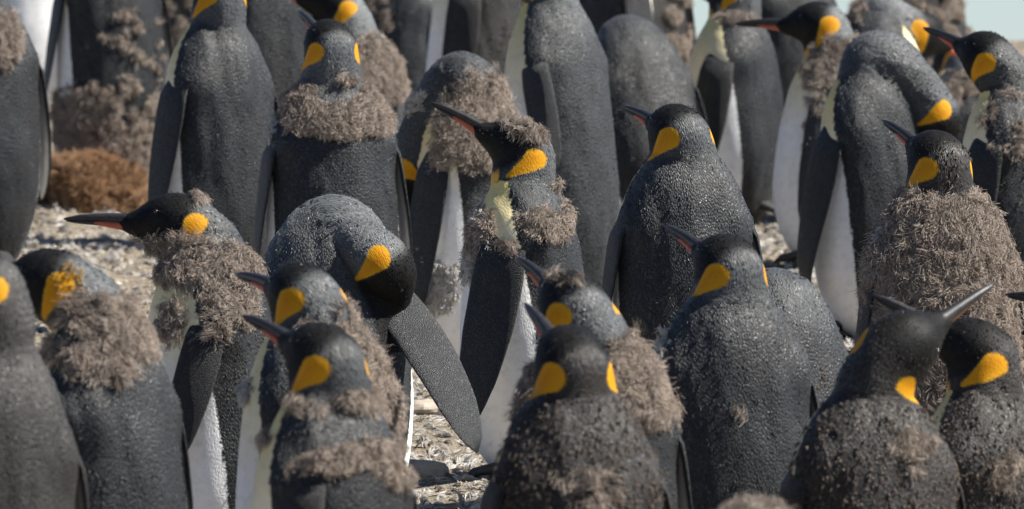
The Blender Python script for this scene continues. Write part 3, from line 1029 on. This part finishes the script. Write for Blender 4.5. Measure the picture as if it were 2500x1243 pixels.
penguin('penguin with a fluffy brown back curling its grey neck down to the left', s=990, bx=1130, neck=(1150, 285, .02), head=(985, 440, .05), bill=(-.05, -.95, .2), up=(-.9, .1, .1), arr=(-.5, -.9, .1), bend=1.1, nr=1.08, broad=.3, yaw=70, tone='dark', fl=('hug', 72, 66, .40, .02), flecks=60, tuft=.034,
        moult=[('t', .78, 1.10, 70, 13000), ('e', 1180, 270, 110, 90, 0, 6000), ('e', 1060, 690, 60, 70, 0, 9000, 'pale'), ('e', 1000, 250, 40, 25, -40, 4000, 'pale')])
penguin('penguin facing away with a thick collar of brown down round its shoulders', s=1010, bx=815, neck=(806, 222), head=(806, 108), tip=(728, 22), yaw=14, tone='slate', wid=1.02, flecks=240, tuft=.030,
        moult=[('e', 830, 290, 135, 40, 0, 14000), ('e', 920, 250, 48, 60, 0, 14000), ('e', 730, 235, 45, 30, 30, 14000), ('e', 850, 190, 20, 10, 0, 9000), ('e', 655, 280, 22, 50, 0, 9000, 'pale')])
penguin('penguin pointing its open salmon striped bill up left, brown tufts on its back', s=1090, bx=1290, neck=(1275, 470), head=(1273, 362), tip=(1038, 234), yaw=80, tone='slate', fw=1.12, fl=('hug', 80, 60, .42, .06), flecks=240,
        moult=[('e', 1328, 545, 62, 36, 10, 12000), ('e', 1165, 565, 40, 60, 0, 12000), ('e', 1240, 615, 20, 35, 0, 12000), ('e', 1390, 510, 18, 25, 0, 9000), ('e', 1360, 450, 14, 14, 0, 9000), ('e', 1262, 305, 75, 24, 28, 7000), ('e', 1135, 580, 55, 110, 10, 8000, 'pale')])
penguin('clean slate penguin facing away right of centre, short bill pointing left', s=1118, bx=1668, neck=(1668, 395), head=(1655, 320), tip=(1525, 256), yaw=12, tone='slate', flecks=260)
penguin('bowing penguin in the middle with bare grey back and long flipper reaching down right', s=1150, bx=810, neck=(812, 600, .06), head=(948, 658, -.035), bill=(.34, -.88, .25), up=(.9, .25, -.1), arr=(.5, -.8, 0), bend=.30, nr=1.0, broad=.55, yaw=6, tone='grey', wid=1.08, fw=.85, flecks=150,
        fr=('free', at(1165, 1105, 1150, -.20), (.25, .25, -.93), (.7, .7, 0, .045), (.88, 112)))
penguin('penguin facing away at right, its whole back covered in lumpy brown down', s=1155, bx=2300, neck=(2292, 490), head=(2290, 388), tip=(2170, 292), yaw=10, tone='brown', wid=1.0, flecks=60, tuft=.034,
        moult=[('t', .1, 1.02, 75, 11000), ('t', 1.5, 2.1, 0, 5000, 'velvet'), ('e', 2150, 600, 40, 70, 0, 6000, 'pale')])
penguin('penguin at the right edge showing only the tip of its bill', s=1205, bx=2680, neck=(2690, 860), head=(2712, 752), tip=(2468, 718), yaw=60, tone='brown', flecks=20, moult=[('t', .4, .95, 60, 5000)])
penguin('penguin with long dark bill pointing level left and fluffy brown shoulders', s=1222, bx=535, wid=1.12, neck=(515, 640), head=(435, 541), tip=(160, 532), fl=('hug', 100, 72, .31, .02), yaw=78, tone='dark', flecks=120,
        moult=[('e', 480, 640, 160, 70, 8, 9000), ('e', 560, 740, 70, 50, 20, 9000), ('e', 420, 790, 35, 60, 0, 8000), ('e', 520, 810, 30, 45, 0, 8000), ('e', 440, 480, 50, 25, 0, 5000)])
penguin('dark grey penguin slumped with lowered head behind the right hand upright penguin', s=1228, bx=1950, neck=(1895, 770, .05), head=(1815, 880, .15), bill=(-.6, -.7, .2), up=(-.4, .6, .4), broad=.5, yaw=40, tone='slate', wid=.98, flecks=70,
        moult=[('e', 1990, 930, 50, 40, 0, 8000, 'velvet')])
penguin('upright clean slate penguin with pale tuft at its left shoulder', s=1270, bx=1785, neck=(1780, 745), head=(1777, 648), tip=(1634, 551), yaw=12, tone='slate', flecks=220,
        moult=[('e', 1800, 997, 12, 12, 0, 9000), ('e', 1612, 840, 18, 50, 10, 8000, 'pale')])
penguin('black faced penguin facing left with a large orange patch at lower right', s=1300, bx=2420, neck=(2405, 990), head=(2392, 858), tip=(2148, 722), yaw=45, tone='brown', flecks=60, orange=True,
        moult=[('t', .1, .97, 75, 15000, 'velvet'), ('e', 2440, 1150, 60, 50, 0, 5000)])
penguin('penguin with grey crown and raised fluffy collar between two others near centre bottom', s=1335, bx=1445, neck=(1450, 870), head=(1400, 742), tip=(1268, 629), yaw=15, tone='slate', flecks=120, tuft=.034,
        moult=[('t', .82, .97, 70, 9000), ('e', 1560, 920, 60, 110, -20, 14000), ('e', 1275, 910, 45, 80, 0, 12000), ('e', 1375, 680, 40, 12, 10, 6000)])
penguin('penguin with smooth grey head and bill pointing left, brown down on its right flank', s=1320, bx=780, neck=(765, 800), head=(737, 717), tip=(573, 668), fl=('hug', 116, 108, .37, .01), yaw=44, tone='slate', flecks=90,
        moult=[('e', 900, 900, 70, 160, -15, 12000), ('e', 790, 800, 70, 20, 0, 7000), ('e', 590, 900, 30, 80, 0, 5000, 'pale')])
penguin('dark brown penguin turning its head right with bill raised at lower right', s=1340, bx=2115, neck=(2125, 1000), head=(2195, 852), tip=(2443, 707), hs=1.10, up=(.15, .45, -.85), yaw=22, tone='brown', wid=1.02, flecks=50, orange=True,
        moult=[('t', .1, 1.0, 70, 15000, 'velvet'), ('e', 2230, 1100, 60, 60, 30, 2500)])
penguin('out of focus penguin at lower left with ragged yellow patch and fluffy shoulders', s=1362, bx=285, neck=(235, 800), head=(125, 685), bill=(-.85, .12, .35), yaw=50, tone='slate', flecks=110, orange=True, tuft=.034,
        fl=('hug', 92, 100, .34, .02),
        moult=[('e', 260, 785, 115, 60, 20, 10000), ('e', 240, 885, 90, 50, 0, 9000), ('e', 330, 800, 40, 90, -20, 8000), ('e', 130, 850, 60, 30, -20, 6000), ('e', 165, 690, 40, 50, 0, 9000, 'yellow')])
penguin('dark brown penguin facing away at bottom centre, bill raised between two orange patches', s=1392, bx=1410, neck=(1402, 985), head=(1397, 885), tip=(1287, 744), hs=1.06, yaw=16, tone='brown', wid=1.0, flecks=50,
        moult=[('t', .1, 1.02, 75, 15000, 'velvet'), ('e', 1420, 1200, 80, 60, 0, 2500)])
penguin('front penguin with head turned left and a ridge of brown down across its back', s=1402, bx=795, neck=(805, 985), head=(790, 873), tip=(594, 771), fl=('hug', 116, 108, .37, .01), yaw=44, tone='dark', flecks=70, tuft=.026,
        moult=[('e', 850, 1112, 140, 30, -10, 13000), ('e', 950, 1140, 60, 28, 40, 12000), ('e', 880, 980, 60, 30, 10, 11000), ('e', 760, 990, 60, 18, 10, 8000), ('e', 640, 1070, 25, 18, 0, 9000)])
penguin('blurred brownish grey penguin cut by the left edge in front, vivid orange patch', s=1445, bx=-72, neck=(-20, 870), head=(-52, 700), bill=(-.93, .05, .3), yaw=20, tone='browngrey', flecks=10, fl=('hug', 92, 96, .36, .02))
penguin('penguin showing only its brown crown at the bottom edge', s=1490, bx=1840, neck=(1840, 1420), head=(1840, 1310), bill=(-.3, .1, .9), yaw=0, tone='brown', flecks=10, moult=[('t', 1.3, 2.1, 0, 9000)])

# ------------------------------------------------------------------ ground litter
def litter(name, label, n, x0, x1, y0, y1, length, strands, rad, mat, seed):
    rg = np.random.default_rng(seed)
    x, y = rg.uniform(x0, x1, n), rg.uniform(y0, y1, n)
    P = np.stack([x, y, ground_z(x, y) + .004], 1)
    ang = rg.uniform(0, 2 * np.pi, n)
    D = np.stack([np.cos(ang), np.sin(ang), rg.uniform(-.05, .5, n)], 1)
    X, R = tufts(P, np.tile([[0, 0, 1.0]], (n, 1)), D, length, strands, rad, .25, 1.0, .20, .75)
    X[..., 2] = np.maximum(X[..., 2], ground_z(X[..., 0], X[..., 1]) + .001)
    o = curves_obj(name, X, R, mat)
    o['kind'] = 'stuff'
    o['label'] = label
    o['category'] = 'feathers'


litter('shed_feather_litter', 'curled cream and grey shed feathers strewn over the bare ground', 22000, -1.5, 1.5, 20.0, 29.5, .032, 10, .0009, M_LITTER, 11)

litter('loose_white_feathers', 'larger loose white curled feathers lying on the bare ground', 6000, -1.5, 1.5, 20.0, 29.5, .048, 16, .0009, M_PALE, 12)


def stone(px, py, size, flat, seed, label):
    s = (py - GROUND_A) / GROUND_H
    c = at(px, py, s)
    c[2] = ground_z(c[0], c[1])
    rg = np.random.default_rng(seed)
    nu, nv = 20, 11
    th, ph = np.meshgrid(np.linspace(0, 2 * np.pi, nu, endpoint=False), np.linspace(.02, np.pi - .02, nv))
    d = np.stack([np.cos(th) * np.sin(ph), np.sin(th) * np.sin(ph), np.cos(ph)], -1).reshape(-1, 3)
    R = np.ones(len(d))
    for _ in range(9):                                         # chip flat facets off a ball
        ax = nrm(rg.normal(0, 1, 3))
        R = np.minimum(R, rg.uniform(.62, .85) / np.maximum(d @ ax, 1e-3))
    V = d * R[:, None] * np.array([size, size * rg.uniform(.7, .95), size * flat])
    F = [[a * nu + b, a * nu + (b + 1) % nu, (a + 1) * nu + (b + 1) % nu, (a + 1) * nu + b] for a in range(nv - 1) for b in range(nu)]
    o = mesh_obj('stone', V[:, :], np.array(F)[:, ::-1], M_STONE, None, False, loc=c + np.array([0, 0, size * flat * .35]))
    o['label'] = label
    o['category'] = 'stone'


stone(1020, 1165, .075, .55, 1, 'large tan stone on the ground beside the fluffy shoulder of a front penguin')
stone(1035, 1020, .055, .5, 2, 'flat tan stone below the long outstretched flipper')
stone(372, 470, .050, .5, 3, 'small pale stone right of the russet clump')
stone(1005, 610, .045, .6, 4, 'pale stone in the gap right of the bowing penguin with bent neck')


def clump():
    s = (515 - GROUND_A) / GROUND_H
    c = at(225, 510, s)
    c[2] = ground_z(c[0], c[1])
    root = bpy.data.objects.new('fibre_clump', None)
    root.location = c
    link(root)
    root['label'] = 'russet brown fuzzy clump lying on the ground beside the left edge penguin'
    root['category'] = 'clump'
    nu, nv = 32, 14
    th, ph = np.meshgrid(np.linspace(0, 2 * np.pi, nu, endpoint=False), np.linspace(.03, 1.75, nv))
    d = np.stack([np.cos(th) * np.sin(ph), np.sin(th) * np.sin(ph), np.cos(ph)], -1).reshape(-1, 3)
    R = 1 + (hash_noise(d[:, 0] * 2.5 + 5, d[:, 2] * 2.5 + d[:, 1] * 2, 4) - .5) * .95
    V = d * R[:, None] * np.array([.150, .10, .135])
    F = [[a * nu + b, (a + 1) * nu + b, (a + 1) * nu + (b + 1) % nu, a * nu + (b + 1) % nu] for a in range(nv - 1) for b in range(nu)]
    mesh_obj('mound', V, F, mat_simple('russet_mound', (.09, .05, .025), (.16, .09, .045), 40, .95, .1), root)
    i = RNG.choice(len(V), 1500)
    P = V[i] + RNG.normal(0, .006, (1500, 3))
    X, R = tufts(P, nrm(d[i]), np.tile([[0, 0, .15]], (1500, 1)), .034, 24, .00042, .9, .1, .9, .9, fan=.7)
    o = curves_obj('fibres', X, R, M_RUSSET, root)
    o['kind'] = 'stuff'


clump()
